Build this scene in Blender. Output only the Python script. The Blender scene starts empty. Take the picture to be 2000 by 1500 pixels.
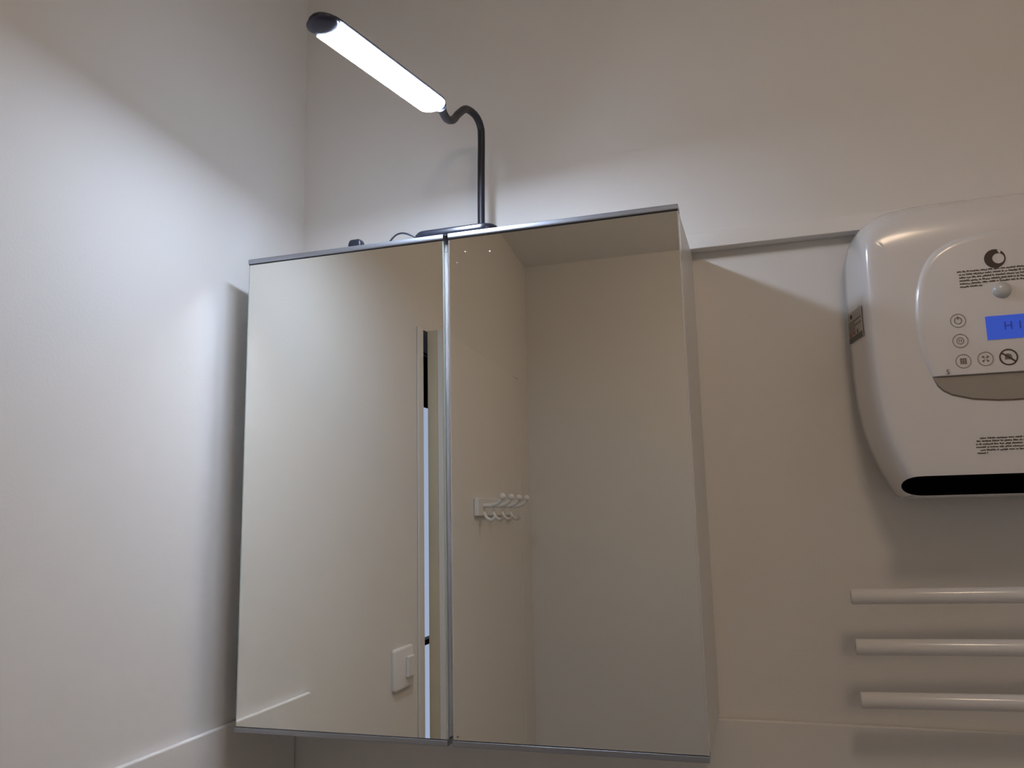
import bpy, bmesh, math, random
from mathutils import Vector, Matrix
random.seed(4)
PI = math.pi
Z0 = 1.35                      # cabinet underside above the floor; everything is modelled from it, lifted at the end
C = bpy.context.scene.collection
SC = bpy.context.scene

# ---------------------------------------------------------------- camera, world, lights, exposure
cam_d = bpy.data.cameras.new('camera'); cam = bpy.data.objects.new('camera', cam_d); C.objects.link(cam)
cam_d.sensor_fit = 'HORIZONTAL'; cam_d.sensor_width = 36.0
cam_d.lens = 1598.04 / 2000 * 36.0
cam_d.clip_start = 0.02
Mr = Matrix(((0.95411267, -0.29149693, 0.06854599), (0.29861995, 0.94322127, -0.14546397), (-0.02225173, 0.15925821, 0.98698616)))
rt, fw, up = Mr.col[0].copy(), Mr.col[1].copy(), Mr.col[2].copy()
M4 = Matrix((rt, up, -fw)).transposed().to_4x4()
M4.translation = Vector((0.68196, -0.95780, 0.26856))
cam.matrix_world = M4
SC.camera = cam

w = bpy.data.worlds.new('world'); SC.world = w; w.use_nodes = True
w.node_tree.nodes['Background'].inputs[0].default_value = (0.55, 0.62, 0.75, 1)
w.node_tree.nodes['Background'].inputs[1].default_value = 0.15

LED_COL, LED_STR = (0.665, 0.79, 1.0), 120.0
WARM_COL, WARM_STR = (1.0, 0.745, 0.52), 18.0
SC.cycles.sample_clamp_indirect = 0.0      # let the mirror throw the lamp's light back on the walls
SC.cycles.blur_glossy = 0.0
SC.view_settings.view_transform = 'Standard'
SC.view_settings.look = 'None'
SC.view_settings.gamma = 1.0
SC.view_settings.use_curve_mapping = False
SC.view_settings.exposure = 0.0

# ---------------------------------------------------------------- materials
def mat(name, col, rough=0.5, metal=0.0, coat=0.0, bump=0.0, bscale=200.0, var=0.0, vscale=3.0, emit=None, estr=0.0, spec=0.5, trans=0.0):
    m = bpy.data.materials.new(name); m.use_nodes = True
    nt = m.node_tree; b = nt.nodes['Principled BSDF']
    b.inputs['Base Color'].default_value = (*col, 1)
    b.inputs['Roughness'].default_value = rough
    b.inputs['Metallic'].default_value = metal
    b.inputs['Coat Weight'].default_value = coat
    b.inputs['Coat Roughness'].default_value = 0.12
    b.inputs['Specular IOR Level'].default_value = spec
    b.inputs['Transmission Weight'].default_value = trans
    if emit:
        b.inputs['Emission Color'].default_value = (*emit, 1)
        b.inputs['Emission Strength'].default_value = estr
    tc = nt.nodes.new('ShaderNodeTexCoord')
    if var > 0:
        n = nt.nodes.new('ShaderNodeTexNoise'); n.inputs['Scale'].default_value = vscale; n.inputs['Detail'].default_value = 5
        r = nt.nodes.new('ShaderNodeValToRGB')
        r.color_ramp.elements[0].color = (*[c * (1 - var) for c in col], 1)
        r.color_ramp.elements[1].color = (*[min(1, c * (1 + var)) for c in col], 1)
        nt.links.new(tc.outputs['Object'], n.inputs['Vector']); nt.links.new(n.outputs['Fac'], r.inputs[0])
        nt.links.new(r.outputs[0], b.inputs['Base Color'])
    if bump > 0:
        n2 = nt.nodes.new('ShaderNodeTexNoise'); n2.inputs['Scale'].default_value = bscale; n2.inputs['Detail'].default_value = 4
        bp = nt.nodes.new('ShaderNodeBump'); bp.inputs['Strength'].default_value = bump; bp.inputs['Distance'].default_value = 0.001
        nt.links.new(tc.outputs['Object'], n2.inputs['Vector']); nt.links.new(n2.outputs['Fac'], bp.inputs['Height'])
        nt.links.new(bp.outputs[0], b.inputs['Normal'])
    return m

WALL = mat('wall_paint', (0.78, 0.765, 0.74), 0.75, bump=0.15, bscale=260, spec=0.3)
CEIL = mat('ceiling_paint', (0.88, 0.86, 0.83), 0.85, bump=0.1, bscale=260, spec=0.3)
TRIM = mat('trim_paint', (0.80, 0.785, 0.76), 0.5, bump=0.05, bscale=120)
FLOOR = mat('floor_tile', (0.50, 0.46, 0.41), 0.45, var=0.1, vscale=9)
PVC = mat('white_plastic', (0.80, 0.79, 0.78), 0.35, bump=0.02, bscale=90)
ENAM = mat('white_enamel', (0.78, 0.77, 0.76), 0.16, coat=0.3)
SHELL = mat('glossy_white_shell', (0.74, 0.725, 0.725), 0.25, coat=0.7, bump=0.01, bscale=60)
CARC = mat('white_foil_board', (0.72, 0.71, 0.68), 0.35, bump=0.02, bscale=150)
MIRROR = mat('silvered_glass', (0.86, 0.855, 0.80), 0.0, metal=1.0)
GEDGE = mat('polished_glass_edge', (0.55, 0.66, 0.64), 0.08, metal=0.35)
ALU = mat('brushed_aluminium', (0.42, 0.44, 0.49), 0.36, metal=0.85, bump=0.06, bscale=420)
ALUB = mat('bright_aluminium', (0.90, 0.90, 0.92), 0.24, metal=0.9)
BLK = mat('matt_black_plastic', (0.012, 0.013, 0.022), 0.42, bump=0.05, bscale=300)
BLKG = mat('gloss_black_plastic', (0.010, 0.012, 0.022), 0.28, coat=0.2)
CAPM = mat('dark_grey_head_plastic', (0.045, 0.042, 0.075), 0.4, bump=0.03, bscale=200)
DARK = mat('painted_dark_opening', (0.001, 0.001, 0.0012), 0.9, spec=0.0)
INK = mat('dark_print', (0.06, 0.04, 0.035), 0.6)
INKG = mat('grey_print', (0.19, 0.15, 0.125), 0.6)
INKR = mat('red_print', (0.30, 0.10, 0.07), 0.6)
LBL = mat('grey_sticker', (0.42, 0.40, 0.38), 0.45, var=0.04, vscale=60)
LBLD = mat('dark_green_grey_print', (0.06, 0.065, 0.05), 0.5)
CHIN = mat('smoked_grey_lens', (0.34, 0.31, 0.27), 0.3, coat=0.3)
DOME = mat('sensor_lens', (0.55, 0.56, 0.56), 0.25, coat=0.4)
SCR = mat('backlit_blue_screen', (0.02, 0.03, 0.12), 0.25, emit=(0.035, 0.10, 0.62), estr=0.62)
SCRD = mat('screen_segments', (0.01, 0.012, 0.06), 0.3, emit=(0.02, 0.035, 0.25), estr=0.6)
LEDM = mat('lit_led_diffuser', (0.9, 0.9, 0.95), 0.4, emit=LED_COL, estr=LED_STR)
WARM = mat('lit_opal_glass', (0.9, 0.88, 0.8), 0.4, emit=WARM_COL, estr=WARM_STR)
JAMBW = mat('yellowish_edge', (0.66, 0.58, 0.42), 0.5, var=0.07, vscale=30)
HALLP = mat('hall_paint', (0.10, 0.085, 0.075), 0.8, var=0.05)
BLIND = mat('dark_roller_blind', (0.02, 0.019, 0.022), 0.9, bump=0.1, bscale=300)
DAY = mat('daylit_pane', (0.1, 0.1, 0.1), 0.2, emit=(0.46, 0.56, 0.82), estr=0.85)
CHROME = mat('chrome', (0.7, 0.7, 0.7), 0.12, metal=1.0)
SPOT = mat('dried_water_spot', (0.62, 0.6, 0.54), 0.6, bump=0.2, bscale=900)

# ---------------------------------------------------------------- helpers
ORG = {}
def thing(name, label=None, cat=None, loc=(0, 0, 0), group=None, kind=None):
    o = bpy.data.objects.new(name, None); C.objects.link(o); o.empty_display_size = 0.02
    o.location = loc; ORG[o] = Vector(loc)
    if label: o['label'] = label
    if cat: o['category'] = cat
    if group: o['group'] = group
    if kind: o['kind'] = kind
    return o

def obj(name, bm, m, parent=None, org=None, smooth=0, label=None, kind=None, bev=0, bseg=2):
    if org is None:
        if parent is None:
            xs = [v.co for v in bm.verts]
            org = Vector((sum(v.x for v in xs) / len(xs), sum(v.y for v in xs) / len(xs), min(v.z for v in xs)))
        else:
            org = ORG[parent]
    org = Vector(org)
    bmesh.ops.recalc_face_normals(bm, faces=bm.faces)
    me = bpy.data.meshes.new(name)
    bmesh.ops.translate(bm, verts=bm.verts, vec=-org)
    bm.to_mesh(me); bm.free()
    me.materials.append(m)
    o = bpy.data.objects.new(name, me); C.objects.link(o); ORG[o] = org
    if parent is not None:
        o.parent = parent; o.location = org - ORG[parent]
    else:
        o.location = org
    if smooth:
        for p in me.polygons: p.use_smooth = True
        if smooth < 180:
            me.set_sharp_from_angle(angle=math.radians(smooth))
    if bev:
        md = o.modifiers.new('bevel', 'BEVEL'); md.width = bev; md.segments = bseg; md.limit_method = 'ANGLE'
        md.angle_limit = math.radians(35); md.harden_normals = True
        for p in me.polygons: p.use_smooth = True
    if label: o['label'] = label
    if kind: o['kind'] = kind
    return o

def box(bm, x0, x1, y0, y1, z0, z1):
    v = [bm.verts.new((x, y, z)) for x in (x0, x1) for y in (y0, y1) for z in (z0, z1)]
    for f in ((0, 1, 3, 2), (4, 6, 7, 5), (0, 4, 5, 1), (2, 3, 7, 6), (0, 2, 6, 4), (1, 5, 7, 3)):
        bm.faces.new([v[i] for i in f])
    return bm
def B(x0, x1, y0, y1, z0, z1): return box(bmesh.new(), x0, x1, y0, y1, z0, z1)

def prism(bm, pts, off):
    """closed solid: outline pts (3-D) swept by vector off"""
    off = Vector(off)
    a = [bm.verts.new(p) for p in pts]; b = [bm.verts.new(Vector(p) + off) for p in pts]
    bm.faces.new(a); bm.faces.new(b[::-1])
    n = len(a)
    for i in range(n): bm.faces.new((a[i], b[i], b[(i + 1) % n], a[(i + 1) % n]))
    return bm

def rings(bm, rr, cap=True):
    vs = [[bm.verts.new(p) for p in r] for r in rr]
    n = len(vs[0])
    for a, b in zip(vs, vs[1:]):
        for i in range(n): bm.faces.new((a[i], a[(i + 1) % n], b[(i + 1) % n], b[i]))
    if cap: bm.faces.new(vs[0][::-1]); bm.faces.new(vs[-1])
    return bm

def catmull(P, n=8):
    P = [Vector(p) for p in P]; Q = [P[0] * 2 - P[1]] + P + [P[-1] * 2 - P[-2]]; out = []
    for i in range(1, len(Q) - 2):
        for k in range(n):
            t = k / n; a, b, c, d = Q[i - 1:i + 3]
            out.append(0.5 * ((2 * b) + (c - a) * t + (2 * a - 5 * b + 4 * c - d) * t * t + (3 * b - a - 3 * c + d) * t ** 3))
    return out + [P[-1]]

def tube(bm, path, r, seg=14):
    path = [Vector(p) for p in path]; rr = []
    t0 = (path[1] - path[0]).normalized(); nrm = t0.orthogonal().normalized()
    for i, p in enumerate(path):
        t = (path[min(i + 1, len(path) - 1)] - path[max(i - 1, 0)]).normalized()
        nrm = (nrm - t * nrm.dot(t)).normalized(); bi = t.cross(nrm)
        ri = r(i / (len(path) - 1)) if callable(r) else r
        rr.append([p + (nrm * math.cos(a) + bi * math.sin(a)) * ri for a in [2 * PI * k / seg for k in range(seg)]])
    return rings(bm, rr)

def frame_pts(o, u, v, pts): return [Vector(o) + Vector(u) * a + Vector(v) * b for a, b in pts]
def ell(rx, ry, n=32, a0=0.0): return [(rx * math.cos(a0 + 2 * PI * k / n), ry * math.sin(a0 + 2 * PI * k / n)) for k in range(n)]
def rrect(wd, hd, r, n=6):
    out = []
    for cx, cy, a0 in ((wd - r, hd - r, 0), (-wd + r, hd - r, PI / 2), (-wd + r, -hd + r, PI), (wd - r, -hd + r, 1.5 * PI)):
        for k in range(n + 1):
            a = a0 + PI / 2 * k / n; out.append((cx + r * math.cos(a), cy + r * math.sin(a)))
    return out
def annulus(bm, o, u, v, ro, ri, off, n=36, k=1.0, co=(0, 0), ci=(0, 0)):
    """flat ring with thickness"""
    off = Vector(off)
    A = frame_pts(o, u, v, [(x * k + co[0], y + co[1]) for x, y in ell(ro, ro, n)]); I = frame_pts(o, u, v, [(x * k + ci[0], y + ci[1]) for x, y in ell(ri, ri, n)])
    va, vi = [bm.verts.new(p) for p in A], [bm.verts.new(p) for p in I]
    wa, wi = [bm.verts.new(p + off) for p in A], [bm.verts.new(p + off) for p in I]
    for i in range(n):
        j = (i + 1) % n
        bm.faces.new((va[i], va[j], vi[j], vi[i])); bm.faces.new((wa[i], wi[i], wi[j], wa[j]))
        bm.faces.new((va[i], wa[i], wa[j], va[j])); bm.faces.new((vi[i], vi[j], wi[j], wi[i]))
    return bm

def text_bm(body, size, o, u, v, depth, align='CENTER'):
    cu = bpy.data.curves.new('t', 'FONT'); cu.body = body; cu.size = size; cu.align_x = align; cu.align_y = 'CENTER'; cu.extrude = depth; cu.resolution_u = 3
    to = bpy.data.objects.new('t', cu); C.objects.link(to); bpy.context.view_layer.update()
    me = bpy.data.meshes.new_from_object(to.evaluated_get(bpy.context.evaluated_depsgraph_get()))
    bpy.data.objects.remove(to); bpy.data.curves.remove(cu)
    bm = bmesh.new(); bm.from_mesh(me); bpy.data.meshes.remove(me)
    nn = Vector(u).cross(Vector(v))
    for vt in bm.verts: vt.co = Vector(o) + Vector(u) * vt.co.x + Vector(v) * vt.co.y + nn * vt.co.z
    return bm

def struct(name, bm, m, **k):
    o = obj(name, bm, m, **k); o['kind'] = 'structure'; return o

# ---------------------------------------------------------------- the room
XL, XR, YB, YF, ZF, HH, WW = -0.043, 1.50, 0.2093, -1.555, -Z0, 0.6356, 0.600
def ceil_z(y): return 1.08 + 0.14 * (y - YF)
TK = 0.10
DY0, DY1, DTOP = -0.705, -1.450, 0.690         # doorway in the left wall
struct('floor', B(XL - TK, XR + TK, YF - TK, YB + TK, ZF - 0.05, ZF), FLOOR)
struct('wall_back', B(XL - TK, XR + TK, YB, YB + TK, ZF, 1.55), WALL)
struct('wall_front', B(XL, XR, YF - TK, YF, ZF, 1.35), WALL)
struct('wall_right', B(XR, XR + TK, YF - TK, YB, ZF, 1.55), WALL)
bm = bmesh.new()
prism(bm, [(XL, YB, ZF), (XL, DY0, ZF), (XL, DY0, DTOP), (XL, DY1, DTOP), (XL, DY1, ZF), (XL, YF - TK, ZF), (XL, YF - TK, 1.35), (XL, YB, 1.55)], (-TK, 0, 0))
struct('wall_left', bm, WALL)
bm = bmesh.new()
y0, y1 = YF - TK, YB + TK
prism(bm, [(XL - TK, y0, ceil_z(y0)), (XL - TK, y1, ceil_z(y1)), (XL - TK, y1, ceil_z(y1) + 0.08), (XL - TK, y0, ceil_z(y0) + 0.08)], (XR - XL + 2 * TK, 0, 0))
struct('ceiling', bm, CEIL)

# wall covering that ends in a thin ledge level with the cabinet underside
bm = B(XL + 0.0005, XR, YB - 0.008, YB - 0.0005, ZF, 0.0)
struct('trim_1', bm, WALL, bev=0.0025)
bm = B(XL + 0.0005, XL + 0.0085, -0.243, YB - 0.009, ZF, 0.0)
struct('trim_2', bm, WALL, bev=0.0025)
# wall rail behind the cabinet top and heater
struct('trim_3', B(XL + 0.0005, XR - 0.0005, YB - 0.022, YB - 0.0005, 0.6372, 0.6600), TRIM, bev=0.0012)
# door casing
bm = B(XL + 0.0005, XL + 0.0045, DY0, -0.677, ZF, DTOP + 0.0)
struct('trim_4', bm, TRIM, bev=0.001)
# skirting
struct('baseboard_back', B(XL + 0.01, XR - 0.001, YB - 0.018, YB - 0.0082, ZF, ZF + 0.07), TRIM)

# door leaf, ajar into the room
door = thing('door_1', None, None, (XL - 0.001, DY1, ZF), kind='structure')
TH = 0.060
Lf = abs(DY1 - DY0) - 0.0155
dO = Vector((XL - 0.036, DY1 + 0.001, 0)); dd = Vector((math.sin(TH), math.cos(TH), 0)); dn = Vector((math.cos(TH), -math.sin(TH), 0))
def leafbox(a0, a1, n0, n1, z0, z1):
    bm = bmesh.new()
    q = [dO + dd * a + dn * n for a, n in ((a0, n0), (a1, n0), (a1, n1), (a0, n1))]
    return prism(bm, [p + Vector((0, 0, z0)) for p in q], (0, 0, z1 - z0))
obj('door_leaf', leafbox(0, Lf - 0.0105, 0.0, 0.035, ZF + 0.006, DTOP - 0.002), TRIM, door)
obj('edge_strip', leafbox(Lf - 0.010, Lf, 0.0, 0.023, ZF + 0.006, DTOP - 0.002), JAMBW, door, label='yellowish strip on the door edge')  # outer part of the door edge, yellower than the inner part
obj('edge_strip', leafbox(Lf - 0.010, Lf, 0.0235, 0.035, ZF + 0.006, DTOP - 0.002), TRIM, door)
bm = bmesh.new(); hc = dO + dd * (Lf - 0.055) + dn * 0.035 + Vector((0, 0, -0.33))
tube(bm, [hc, hc + dn * 0.045], 0.009); tube(bm, [hc + dn * 0.045, hc + dn * 0.047 - dd * 0.11], 0.008)
obj('door_handle', bm, CHROME, door, smooth=40)

# hallway beyond the doorway with a daylit window and a dark blind
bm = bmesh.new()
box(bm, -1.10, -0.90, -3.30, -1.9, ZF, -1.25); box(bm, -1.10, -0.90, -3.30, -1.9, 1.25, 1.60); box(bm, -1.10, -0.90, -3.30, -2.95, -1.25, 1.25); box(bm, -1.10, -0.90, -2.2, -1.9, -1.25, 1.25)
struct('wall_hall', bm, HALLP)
win = thing('window_1', None, None, (-0.95, -2.575, -1.25), kind='structure')
bm = bmesh.new()
for a in ((-2.95, -2.2, -1.25, -1.21), (-2.95, -2.2, 1.21, 1.25), (-2.95, -2.2, 1.085, 1.115), (-2.95, -2.2, -0.325, -0.300)): box(bm, -0.96, -0.92, a[0], a[1], a[2], a[3])
box(bm, -0.96, -0.92, -2.95, -2.92, -1.21, 1.21); box(bm, -0.96, -0.92, -2.23, -2.2, -1.21, 1.21)
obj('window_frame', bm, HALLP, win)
obj('pane', B(-0.962, -0.957, -2.92, -2.23, -1.21, 1.21), DAY, win)
obj('roller_blind', B(-0.95, -0.945, -2.935, -2.215, 0.818, 1.082), BLIND, win)
obj('roller_blind', B(-0.95, -0.945, -2.935, -2.215, 1.118, 1.21), BLIND, win)
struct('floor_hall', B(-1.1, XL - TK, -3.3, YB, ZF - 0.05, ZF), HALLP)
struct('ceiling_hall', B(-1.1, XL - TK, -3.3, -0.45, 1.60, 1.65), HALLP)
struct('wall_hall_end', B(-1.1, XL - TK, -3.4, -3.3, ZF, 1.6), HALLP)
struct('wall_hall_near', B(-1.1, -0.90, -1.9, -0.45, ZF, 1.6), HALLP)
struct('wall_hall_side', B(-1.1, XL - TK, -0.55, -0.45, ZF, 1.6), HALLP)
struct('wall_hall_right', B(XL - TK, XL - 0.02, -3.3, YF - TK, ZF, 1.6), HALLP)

# ---------------------------------------------------------------- ceiling lamp (the room's warm light, behind and above the camera)
LX, LY = 0.93, -0.80
LZ = ceil_z(LY)
cl = thing('ceiling_lamp', 'round opal ceiling lamp giving the warm room light, behind the camera', 'lamp', (LX, LY, LZ - 0.03))
bm = bmesh.new(); rings(bm, [[Vector((LX + r * math.cos(a), LY + r * math.sin(a), z + 0.14 * r * math.sin(a) * (k > 1))) for a in [2 * PI * i / 40 for i in range(40)]] for k, (r, z) in enumerate(((0.110, LZ - 0.030), (0.116, LZ - 0.030), (0.122, LZ - 0.003)))])
obj('housing', bm, PVC, cl, smooth=40)
bm = bmesh.new(); rings(bm, [[Vector((LX + r * math.cos(a), LY + r * math.sin(a), z)) for a in [2 * PI * i / 40 for i in range(40)]] for r, z in ((0.045, LZ - 0.094), (0.085, LZ - 0.085), (0.104, LZ - 0.064), (0.107, LZ - 0.0305))])
obj('diffuser', bm, WARM, cl, smooth=60)

# ---------------------------------------------------------------- mirror cabinet
D = YB - 0.0005
cab = thing('mirror_cabinet', 'white wall cabinet with two mirrored doors hung between the left corner and the heater', 'cabinet', (0.3, 0.105, 0.0))
T = 0.0185         # door thickness
zt = HH - 0.0012
obj('side_panel', B(0.0015, 0.0165, T + 0.001, D, 0.004, zt), CARC, cab, bev=0.0008)
obj('side_panel', B(WW - 0.0165, WW - 0.0015, T + 0.001, D, 0.004, zt), CARC, cab, bev=0.0008)
obj('top_panel', B(0.0170, WW - 0.0170, T + 0.001, D, zt - 0.016, zt), CARC, cab)
obj('bottom_panel', B(0.0170, WW - 0.0170, T + 0.001, D, 0.004, 0.020), CARC, cab)
obj('divider', B(0.292, 0.308, T + 0.001, D - 0.004, 0.0205, zt - 0.0165), CARC, cab)
obj('back_panel', B(0.0170, WW - 0.0170, D - 0.0035, D - 0.0005, 0.0205, zt - 0.0165), CARC, cab)
for i, (x0, x1) in enumerate(((0.0, 0.2963), (0.3028, WW))):
    d = obj('door', B(x0 + 0.0003, x1 - 0.0001, 0.0044, T, 0.0075, HH - 0.0085), ALUB, cab, bev=0.0014)
    d['label'] = ('left mirrored door', 'right mirrored door')[i]
    obj('mirror', B(x0 + 0.0016, x1 - 0.0016, 0.0004, 0.0042, 0.0072, HH - 0.0082), MIRROR, d)
    bm = bmesh.new(); box(bm, x0 + 0.0002, x0 + 0.0015, 0.0006, 0.0042, 0.0072, HH - 0.0082); box(bm, x1 - 0.0015, x1 - 0.0002, 0.0006, 0.0042, 0.0072, HH - 0.0082)
    obj('glass_edge', bm, (GEDGE, ALUB)[i], d)
    # top and bottom rails with a thin groove line next to the glass
    bm = bmesh.new(); prism(bm, [(x0, y, z) for y, z in ((-0.0012, HH - 0.0073), (-0.0020, HH - 0.0062), (-0.0020, HH - 0.0018), (-0.0008, HH), (T, HH), (T, HH - 0.0073))], (x1 - x0, 0, 0))
    obj('top_rail', bm, ALU, d, bev=0.0005)
    bm = bmesh.new(); prism(bm, [(x0, y, z) for y, z in ((-0.0018, 0.0066), (-0.0020, 0.0064), (-0.0017, 0.0008), (-0.0008, 0.0), (T, 0.0), (T, 0.0066))], (x1 - x0, 0, 0))
    obj('bottom_rail', bm, ALU, d, bev=0.0002)
    obj('gasket', B(x0 + 0.0003, x1 - 0.0003, -0.0003, 0.004, HH - 0.0084, HH - 0.0074), BLK, d, label='thin dark line under the top rail')
    obj('gasket', B(x0 + 0.0003, x1 - 0.0003, -0.0003, 0.004, 0.0067, 0.0073), BLK, d, label='thin dark line above the bottom rail')
    if i == 1:
        for sx, sz, r in ((0.3265, 0.6085, 0.0011), (0.3600, 0.6050, 0.0013), (0.3150, 0.5950, 0.0007), (0.3085, 0.0110, 0.0016)):
            bm = bmesh.new(); prism(bm, frame_pts((sx, 0.00035, sz), (1, 0, 0), (0, 0, 1), [(x * random.uniform(.7, 1.2), y * random.uniform(.7, 1.2)) for x, y in ell(r, r * .8, 9)]), (0, -0.0003, 0))
            obj('water_spot', bm, SPOT if sz > 0.1 else INKG, d)

# ---------------------------------------------------------------- desk lamp on top of the cabinet
lamp = thing('desk_lamp', 'black gooseneck lamp with lit white bar head standing on the mirror cabinet', 'lamp', (0.31, 0.1, HH))
bx, by = 0.3045, 0.099
def ringz(pts, z): return [Vector((bx + x, by + y, z)) for x, y in pts]
bm = bmesh.new()
rings(bm, [ringz(rrect(0.0595 - i, 0.091 - i, 0.020 - i, 8), HH + 0.0004 + z) for i, z in ((0.003, 0.0), (0.0005, 0.0015), (0.0, 0.004), (0.0005, 0.0095), (0.003, 0.0125), (0.008, 0.0138))])
obj('base', bm, BLKG, lamp, smooth=50)
px, py = 0.2921, 0.165
neck = catmull([(px, py, HH + 0.013), (px, py, 0.72), (px + .001, py, 0.79), (0.2944, py, 0.8450), (0.2948, 0.160, 0.8630), (0.2936, 0.140, 0.8715), (0.2902, 0.110, 0.8672), (0.2896, 0.080, 0.8455), (0.2915, 0.052, 0.8222), (0.2938, 0.024, 0.8095), (0.2968, 0.001, 0.8078), (0.2990, -0.012, 0.8086)], 7)
bm = bmesh.new(); tube(bm, neck, 0.0056, 16); obj('gooseneck', bm, BLK, lamp, smooth=180)
bm = bmesh.new(); tube(bm, [(px, py, HH + 0.0135), (px, py, HH + 0.024), (px, py, HH + 0.027)], lambda t: 0.0088 - 0.002 * (t > .9), 20); obj('collar', bm, BLKG, lamp, smooth=40)
# head: axis a, width direction wv, emitting direction n
Rn, Ln = Vector((0.2935, -0.030, 0.8047)), Vector((0.2486, -0.210, 0.8104))
a = (Ln - Rn).normalized(); Lh = (Ln - Rn).length
n = Vector((0, 0, -1)); n = (n - a * n.dot(a)).normalized()
TILT = math.radians(5)
wv = a.cross(n).normalized()
if wv.y > 0: wv = -wv
n = (n * math.cos(TILT) + wv * math.sin(TILT)).normalized(); wv = (wv - n * wv.dot(n)).normalized()
HW = 0.0200
def head_outline(inset, e0, e1, k=10):
    """rounded bar outline in (a, w) coordinates"""
    pts = []; hw = HW - inset
    for i in range(k + 1):
        t = -PI / 2 + PI * i / k; pts.append((Lh + (e1 - inset) * math.cos(t), hw * math.sin(t)))
    for i in range(k + 1):
        t = PI / 2 + PI * i / k; pts.append(((e0 - inset) * math.cos(t), hw * math.sin(t)))
    return pts
def hp(pts, dz): return [Rn + a * x + wv * y + n * dz for x, y in pts]
bm = bmesh.new()
rings(bm, [hp(head_outline(i, 0.0165, 0.031), z) for i, z in ((0.0012, 0.0002), (0.0, -0.0006), (0.0008, -0.0030), (0.004, -0.0065), (0.009, -0.0090), (0.0145, -0.0098))])
obj('head_housing', bm, BLK, lamp, smooth=60)
bm = bmesh.new(); 
def diff_outline(hw):
    pts = []
    for i in range(11):      # far end: concave, follows the end cap
        t = -PI / 2 + PI * i / 10; pts.append((Lh - 0.0035 * math.cos(t) + 0.004, hw * math.sin(t)))
    for i in range(11):
        t = PI / 2 + PI * i / 10; pts.append((0.0145 * math.cos(t), hw * math.sin(t)))
    return pts
rings(bm, [hp(diff_outline(HW - 0.0012), 0.0004), hp(diff_outline(HW - 0.0016), 0.0022)])
obj('diffuser', bm, LEDM, lamp, label='glowing white light bar')
bm = bmesh.new(); tube(bm, [(0.2968, 0.001, 0.8078), (0.2976, -0.004, 0.8080), (0.2986, -0.010, 0.8084), (0.2993, -0.0142, 0.8086)], lambda t: 0.0058 + 0.0026 * t * t, 18)
obj('head_joint', bm, BLK, lamp, smooth=60)
bm = bmesh.new()
cc = Rn + a * (Lh + 0.0145)
rings(bm, [[cc + a * x * s + wv * y * s + n * z for x, y in ell(0.0158, HW - 0.0010, 32)] for s, z in ((1.0, 0.0004), (1.0, 0.0014), (0.9, 0.0028), (0.6, 0.0036), (0.15, 0.0040))])
obj('end_cap', bm, CAPM, lamp, smooth=60, label='oval dark grey end cap')
cable = catmull([(0.2470, 0.030, HH + 0.0090), (0.240, 0.028, HH + 0.0140), (0.230, 0.027, HH + 0.0185), (0.2200, 0.028, HH + 0.0200), (0.2080, 0.034, HH + 0.0180), (0.193, 0.045, HH + 0.0105), (0.178, 0.060, HH + 0.0030), (0.165, 0.055, HH + 0.0035), (0.158, 0.042, HH + 0.006)], 6)
bm = bmesh.new(); tube(bm, cable, 0.0013, 8); obj('cable', bm, BLK, lamp, smooth=180)
bm = bmesh.new()
rings(bm, [[Vector((0.1535 + x * s, 0.030 + y * s, HH + 0.0006 + z)) for x, y in rrect(0.0100, 0.008, 0.003, 5)] for s, z in ((0.96, 0), (1.0, 0.004), (1.0, 0.011), (0.93, 0.0145), (0.80, 0.0175), (0.62, 0.0185))])
obj('cable_switch', bm, BLK, lamp, smooth=40)

# ---------------------------------------------------------------- wall heater
XC, YH = 0.956, 0.099
heater = thing('wall_heater', 'glossy white wall heater with blue screen mounted right of the mirror cabinet', 'heater', (XC, 0.15, 0.277))
half = [(0.956, 0.650), (0.900, 0.6495), (0.860, 0.647), (0.832, 0.640), (0.812, 0.625), (0.8005, 0.602), (0.7965, 0.570), (0.796, 0.520), (0.796, 0.470), (0.7965, 0.430), (0.7985, 0.395), (0.8035, 0.360), (0.812, 0.330), (0.822, 0.305), (0.831, 0.2875), (0.8365, 0.2815), (0.845, 0.2792), (0.900, 0.2788), (0.956, 0.2788)]
hs = [(p.x, p.y) for p in catmull([Vector((x, z, 0)) for x, z in half], 4)]
full = hs + [(2 * XC - x, z) for x, z in hs[::-1][1:-1]]
N = len(full)
nor = []
for i in range(N):
    x0, z0_ = full[i - 1]; x1, z1_ = full[(i + 1) % N]
    tx, tz = x1 - x0, z1_ - z0_; l = math.hypot(tx, tz); nx, nz = tz / l, -tx / l
    if (full[i][0] - XC) * nx + (full[i][1] - 0.46) * nz < 0: nx, nz = -nx, -nz
    nor.append((nx, nz))
def hring(y, s, t, b):
    out = []
    for (x, z), (nx, nz) in zip(full, nor):
        out.append(Vector((x - nx * s, y, z - nz * (t if nz > 0 else b))))
    return out
prof = [(0.1868, 0.001, 0.001, 0.001), (0.182, 0, 0, 0), (0.165, 0.002, 0.001, 0.0), (0.145, 0.0052, 0.004, 0.0), (0.128, 0.0088, 0.009, 0.0), (0.116, 0.0118, 0.016, 0.0002), (0.1085, 0.0145, 0.024, 0.0008), (0.1040, 0.0172, 0.033, 0.0018), (0.1012, 0.0205, 0.043, 0.0032), (0.0998, 0.0245, 0.053, 0.0045), (YH + 0.0002, 0.030, 0.063, 0.006), (YH, 0.036, 0.073, 0.008)]
bm = bmesh.new(); rings(bm, [hring(*q) for q in prof])
obj('shell', bm, SHELL, heater, smooth=50)
obj('mounting_plate', B(XC - 0.12, XC + 0.12, 0.1875, YB - 0.0006, 0.31, 0.628), PVC, heater)
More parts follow.
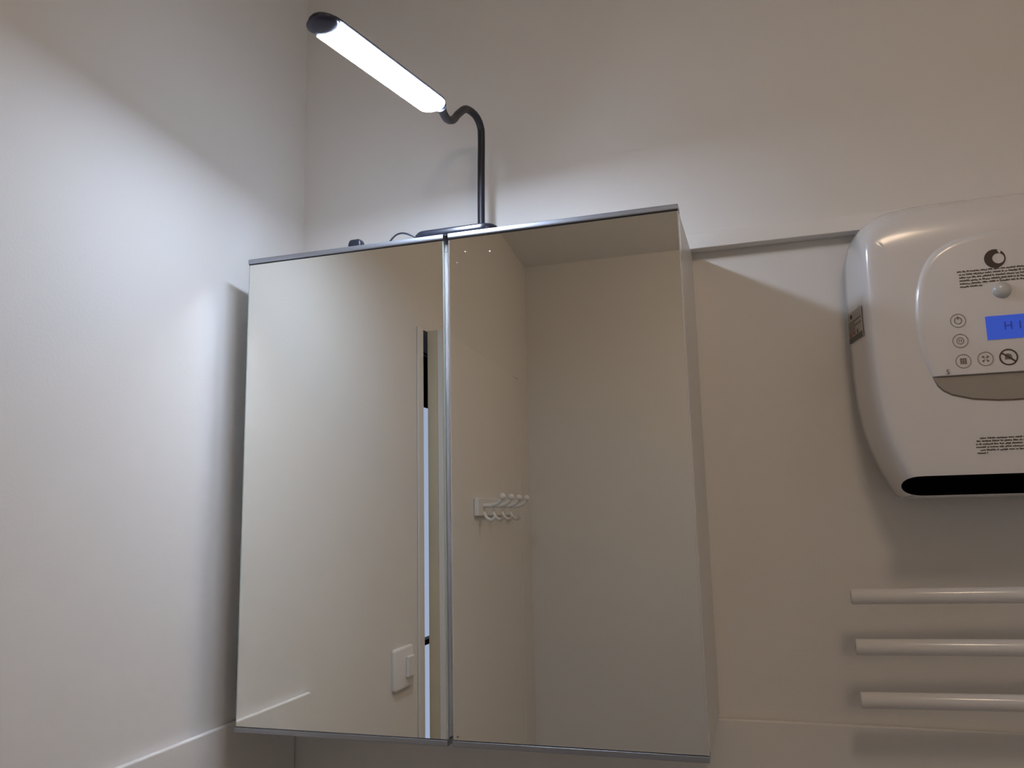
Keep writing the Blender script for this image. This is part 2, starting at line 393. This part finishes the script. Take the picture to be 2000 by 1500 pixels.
# raised control panel
pl = [(0.9664, 0.5901), (0.9337, 0.5873), (0.9113, 0.5824), (0.8938, 0.5737), (0.8815, 0.5617), (0.8727, 0.5455), (0.8663, 0.5239), (0.8629, 0.4989), (0.8622, 0.4738), (0.8652, 0.4455), (0.8735, 0.4195)]
pl = [(0.956, 0.5898)] + [q for q in pl[1:]]
ps = [(p.x, p.y) for p in catmull([Vector((x, z, 0)) for x, z in pl], 4)]
pan = ps + [(2 * XC - x, z) for x, z in ps[::-1][:-1]]
def insetpan(k, y):
    out = []
    for x, z in pan:
        dx, dz = XC - x, 0.46 - z; l = math.hypot(dx, dz)
        fx = k * dx / l; fz = k * dz / l
        if z < 0.43: fz = 0; fx = k * (1 if dx > 0 else -1) * .9
        out.append(Vector((x + fx, y, z + fz)))
    return out
bm = bmesh.new(); rings(bm, [insetpan(0.0, YH + 0.0006), insetpan(0.0006, YH - 0.0004), insetpan(0.0025, YH - 0.0022), insetpan(0.0055, YH - 0.0036), insetpan(0.0085, YH - 0.0040)])
panel = obj('control_panel', bm, SHELL, heater, smooth=50)
YP = YH - 0.0041
chin_l = [(0.8745, 0.4183), (0.8785, 0.4095), (0.8840, 0.4030), (0.8933, 0.3972), (0.9141, 0.3912), (0.9401, 0.3882), (0.956, 0.3878)]
chin = chin_l + [(2 * XC - x, z) for x, z in chin_l[::-1][1:]]
bm = bmesh.new(); prism(bm, [Vector((x, YH + 0.0004, z)) for x, z in chin], (0, -0.0018, 0)); obj('lower_lens', bm, CHIN, heater, bev=0.0006, label='smoked grey lens under the control panel')
bm = bmesh.new(); prism(bm, [Vector((x, YH + 0.0004, z - (0.0015 if z < .417 else -.0006))) for x, z in chin], (0, -0.0009, 0)); obj('lens_edge_shade', bm, INKG, heater)  # darker sheet, paints the shade along the recess edge round the lens
# air outlet: solid black block, the dark inside is put into its colour
slot = []
for sx in (1, -1):
    for k in range(17):
        t_ = -PI / 2 + PI * k / 16; slot.append((sx * (0.1002 + 0.026 * max(0.0, math.cos(t_)) ** 0.8), sx * 0.0112 * math.sin(t_)))
bm = bmesh.new(); prism(bm, frame_pts((XC, YH + 0.0040, 0.2925), (1, 0, 0), (0, 0, 1), slot), (0, -0.0046, 0)); obj('air_outlet', bm, DARK, heater)
# screen
U, V = (1, 0, 0), (0, 0, 1)
s = obj('screen', B(0.9352, 0.9772, YP - 0.0006, YP + 0.0008, 0.4578, 0.4855), SCR, panel, label='backlit blue display')
obj('digits', text_bm('H 11', 0.0135, (0.9665, YP - 0.0009, 0.4725), U, V, 0.0002), SCRD, s)
# buttons with their symbols
def icon_power(bm, o):
    annulus(bm, o, U, V, 0.0042, 0.0034, (0, -0.0003, 0), 24)
    prism(bm, frame_pts(o, U, V, [(-.0005, .0012), (.0005, .0012), (.0005, .0050), (-.0005, .0050)]), (0, -0.0005, 0))
def icon_clock(bm, o):
    annulus(bm, o, U, V, 0.0040, 0.0034, (0, -0.0003, 0), 24)
    for k in (-1.1, 1.1): prism(bm, frame_pts(o, U, V, [(k * .001 - .0004, -.0014), (k * .001 + .0004, -.0014), (k * .001 + .0004, .0014), (k * .001 - .0004, .0014)]), (0, -0.0004, 0))
def icon_grid(bm, o):
    for i in range(3):
        for j in range(3):
            cx, cz = (i - 1) * .0024, (j - 1) * .0024
            prism(bm, frame_pts(o, U, V, [(cx - .0009, cz - .0009), (cx + .0009, cz - .0009), (cx + .0009, cz + .0009), (cx - .0009, cz + .0009)]), (0, -0.0004, 0))
def icon_fan(bm, o):
    for k in range(4):
        t = PI / 4 + k * PI / 2
        prism(bm, frame_pts(o, U, V, [(.0008 * math.cos(t), .0008 * math.sin(t)), (.0045 * math.cos(t + .28), .0045 * math.sin(t + .28)), (.0045 * math.cos(t - .28), .0045 * math.sin(t - .28))]), (0, -0.0004, 0))
for (x, z, ic, nm) in ((0.9068, 0.4835, icon_power, 'power'), (0.9069, 0.4593, icon_clock, 'timer'), (0.9078, 0.4350, icon_grid, 'heat'), (0.9308, 0.4360, icon_fan, 'fan')):
    o = Vector((x, YP, z))
    bm = bmesh.new(); annulus(bm, o, U, V, 0.0082, 0.0077, (0, -0.0004, 0), 40); b = obj('button', bm, INKG, panel)
    bm = bmesh.new(); ic(bm, o); obj('symbol', bm, INKG, b)
o = Vector((0.9545, YP, 0.4362))
bm = bmesh.new(); annulus(bm, o, U, V, 0.0096, 0.0081, (0, -0.0004, 0), 40)
t = math.radians(-38); du, dv = (math.cos(t), math.sin(t)), (-math.sin(t), math.cos(t))
prism(bm, frame_pts(o, U, V, [(du[0] * A + dv[0] * Bq, du[1] * A + dv[1] * Bq) for A, Bq in ((-.0084, -.0008), (.0084, -.0008), (.0084, .0008), (-.0084, .0008))]), (0, -0.00045, 0))
sg = obj('prohibition_sign', bm, INK, panel)
bm = bmesh.new(); prism(bm, frame_pts(o + Vector((0, 0, .001)), U, V, [(-.004, -.0035), (.004, -.0035), (.003, .002), (-.001, .0035), (-.0035, .002)]), (0, -0.0003, 0)); obj('symbol', bm, INKG, sg)
obj('number', text_bm('5', 0.0085, (0.8905, YP - 0.0002, 0.4232), U, V, 0.0002), INKG, panel)
# round emblem: dark disc with a pale circle set to its right
bm = bmesh.new(); annulus(bm, (0.9525, YP, 0.5540), U, V, 0.0112, 0.0063, (0, -0.0004, 0), 40, ci=(0.0036, 0.0))
em = obj('emblem', bm, INK, panel)
bm = bmesh.new(); prism(bm, frame_pts((0.9525, YP - 0.0002, 0.5540), U, V, [(0.0030, 0.0095), (0.0050, 0.0112), (0.0068, 0.0080), (0.0056, 0.0052)]), (0, -0.0004, 0)); obj('emblem_gap', bm, SHELL, em)
# sensor dome
bm = bmesh.new(); rings(bm, [frame_pts((0.9560, YP - dz, 0.5155), U, V, ell(r, r * .95, 28)) for r, dz in ((.0100, -.0002), (.0098, .0012), (.0085, .0034), (.0055, .0052), (.0018, .0058))])
obj('sensor_dome', bm, DOME, panel, smooth=60)
bm = bmesh.new(); prism(bm, frame_pts((0.9560, YP, 0.5295), U, V, ell(.0014, .0014, 12)), (0, -0.0004, 0)); obj('indicator', bm, CHIN, panel)
# small print, too small to read
def small_print(name, y, lines, parent):
    bm = bmesh.new()
    for x0, x1, z in lines:
        x = x0
        while x < x1:
            nl = random.randint(2, 9)
            for k in range(nl):
                h = random.choice((.0013, .0013, .0019, .0016)); wl = random.uniform(.0007, .0011)
                if x + wl > x1: break
                zz = z - (.0005 if random.random() < .12 else 0)
                box(bm, x, x + wl, y - .0003, y, zz, zz + h); x += wl + .00028
            x += .0010
    o = obj(name, bm, INK, parent); o['kind'] = 'stuff'; return o
small_print('small_print', YP, [(0.9115 + (0.0015 if k else 0), 1.0005 if k < 5 else 0.9375, 0.5412 - k * 0.0037) for k in range(6)], panel)
small_print('small_print', YH, [((0.9165, .9130, .9120, .9120, .9160, .9125)[k], 0.999 if k < 5 else 0.9240, 0.3440 - k * 0.0034) for k in range(6)], heater)
# rating label on the slanted left side
la, lb = Vector((0.79600, 0.1730, 0)), Vector((0.80600, 0.1180, 0))
LU = (lb - la); LUn = LU.normalized(); LN = LUn.cross(Vector((0, 0, 1))).normalized()
if LN.x > 0: LN = -LN
def lq(u0, u1, v0, v1, dz, t=0.0003):
    bm = bmesh.new(); base = la + LN * dz
    prism(bm, [base + LU * u + Vector((0, 0, 0.4795 + 0.0385 * v)) for u, v in ((u0, v0), (u1, v0), (u1, v1), (u0, v1))], LN * t); return bm
lab = obj('rating_label', lq(0, 1, 0, 1, 0.0002, 0.0006), LBL, heater, label='grey rating sticker on the heater side')
obj('print_band', lq(0, 1, 0, .17, 0.0009), LBLD, lab)
bm = bmesh.new(); bl = la + LN * 0.0009 + LU * .27 + Vector((0, 0, 0.4795 + .0385 * .85)); prism(bm, [bl + LUn * x + Vector((0, 0, z)) for x, z in ell(.0045, .0028, 20)], LN * .0003); obj('emblem', bm, INK, lab)
for v in (.66, .58, .50, .42, .34):
    obj('print_line', lq(.04, .95 if v in (.66, .50) else .5, v - .018, v + .018, 0.0009), INKG, lab)
obj('red_print', lq(.06, .22, .19, .31, 0.0009), INKR, lab, label='small red print'); obj('red_print', lq(.30, .48, .22, .30, 0.0009), INKR, lab, label='small red print')
obj('print_line', lq(.62, .70, .20, .32, 0.0009), LBLD, lab)

# ---------------------------------------------------------------- towel rail under the heater
rail = thing('towel_rail', 'white towel rail with three round bars on the wall below the heater', 'towel rail', (0.96, 0.15, 0.03))
YR = 0.145; RR = 0.0095
for i, zc in enumerate((0.1625, 0.1032, 0.0422)):
    x0 = 0.7675 + 0.0006 * i
    bm = bmesh.new()
    rings(bm, [[Vector((x, YR + (x - x0) * 0.03 + r * math.cos(t_), zc + (x - x0) * 0.014 + r * math.sin(t_))) for t_ in [2 * PI * k / 28 for k in range(28)]] for x, r in ((x0, RR - .0012), (x0 + .0006, RR - .0003), (x0 + .0015, RR), (1.145, RR), (1.146, RR - .001))])
    obj('bar', bm, ENAM, rail, smooth=40)
bm = bmesh.new(); box(bm, 1.065, 1.095, YR + 0.0195, YR + 0.034, 0.02, 0.19); obj('post', bm, PVC, rail, bev=0.003)
for z in (0.16, 0.045):
    bm = bmesh.new(); tube(bm, [(1.08, YR + 0.0345, z), (1.08, YB - 0.0005, z)], 0.008, 16); obj('wall_bracket', bm, PVC, rail, smooth=40)

# ---------------------------------------------------------------- light switch on the left wall (seen in the mirror)
sy0, sy1, sz0, sz1 = -0.640, -0.5535, -0.0650, 0.0150
sw = thing('light_switch', 'white square light switch plate beside the door, seen in the left mirror', 'switch', (XL, -0.597, -0.065))
bm = bmesh.new(); rings(bm, [frame_pts((XL + x, (sy0 + sy1) / 2, (sz0 + sz1) / 2), (0, 1, 0), (0, 0, 1), rrect(.0432 - i, .040 - i, .006 - i, 5)) for i, x in ((0, .0005), (0, .005), (.0012, .0075), (.004, .0085))]); obj('plate', bm, PVC, sw, smooth=50)
bm = B(XL + 0.0087, XL + 0.0150, -0.632, -0.600, -0.044, -0.004); obj('rocker', bm, PVC, sw, bev=0.002)

# ---------------------------------------------------------------- hooks on the door (seen in the right mirror)
hk = thing('hook_rail', 'white rail of four coat hooks screwed to the door, seen in the right mirror', 'hook rail', tuple(dO + dd * 0.43 + dn * 0.0355 + Vector((0, 0, 0.28))))
def DP(av, nv, z): return dO + dd * av + dn * (0.0355 + nv) + Vector((0, 0, z))
bm = bmesh.new(); prism(bm, [DP(av, 0, z) for av, z in ((0.130, .270), (0.500, .270), (0.500, .315), (0.130, .315))], dn * 0.012); obj('plate', bm, PVC, hk, bev=0.003)
for av in (0.455, 0.365, 0.275, 0.185):
    bm = bmesh.new(); tube(bm, catmull([DP(av, .0122, .296), DP(av, .032, .296), DP(av, .050, .302), DP(av, .060, .314)], 4), 0.0055, 10)
    hookp = obj('hook', bm, PVC, hk, smooth=50)
    bm = bmesh.new(); tube(bm, catmull([DP(av, .0122, .280), DP(av, .020, .265), DP(av, .033, .260), DP(av, .042, .268)], 4), 0.0045, 10); obj('lower_prong', bm, PVC, hookp, smooth=50)
    bm = bmesh.new(); c0 = DP(av, .061, .317)
    rings(bm, [[c0 + Vector((r * math.cos(t_), r * math.sin(t_), z)) for t_ in [2 * PI * k / 12 for k in range(12)]] for r, z in ((.003, -.009), (.008, -.005), (.0095, 0), (.008, .005), (.003, .009))]); obj('knob', bm, PVC, hookp, smooth=80)

# ---------------------------------------------------------------- lift everything so that the floor is at z = 0
for o in C.objects:
    if o.parent is None: o.location.z += Z0
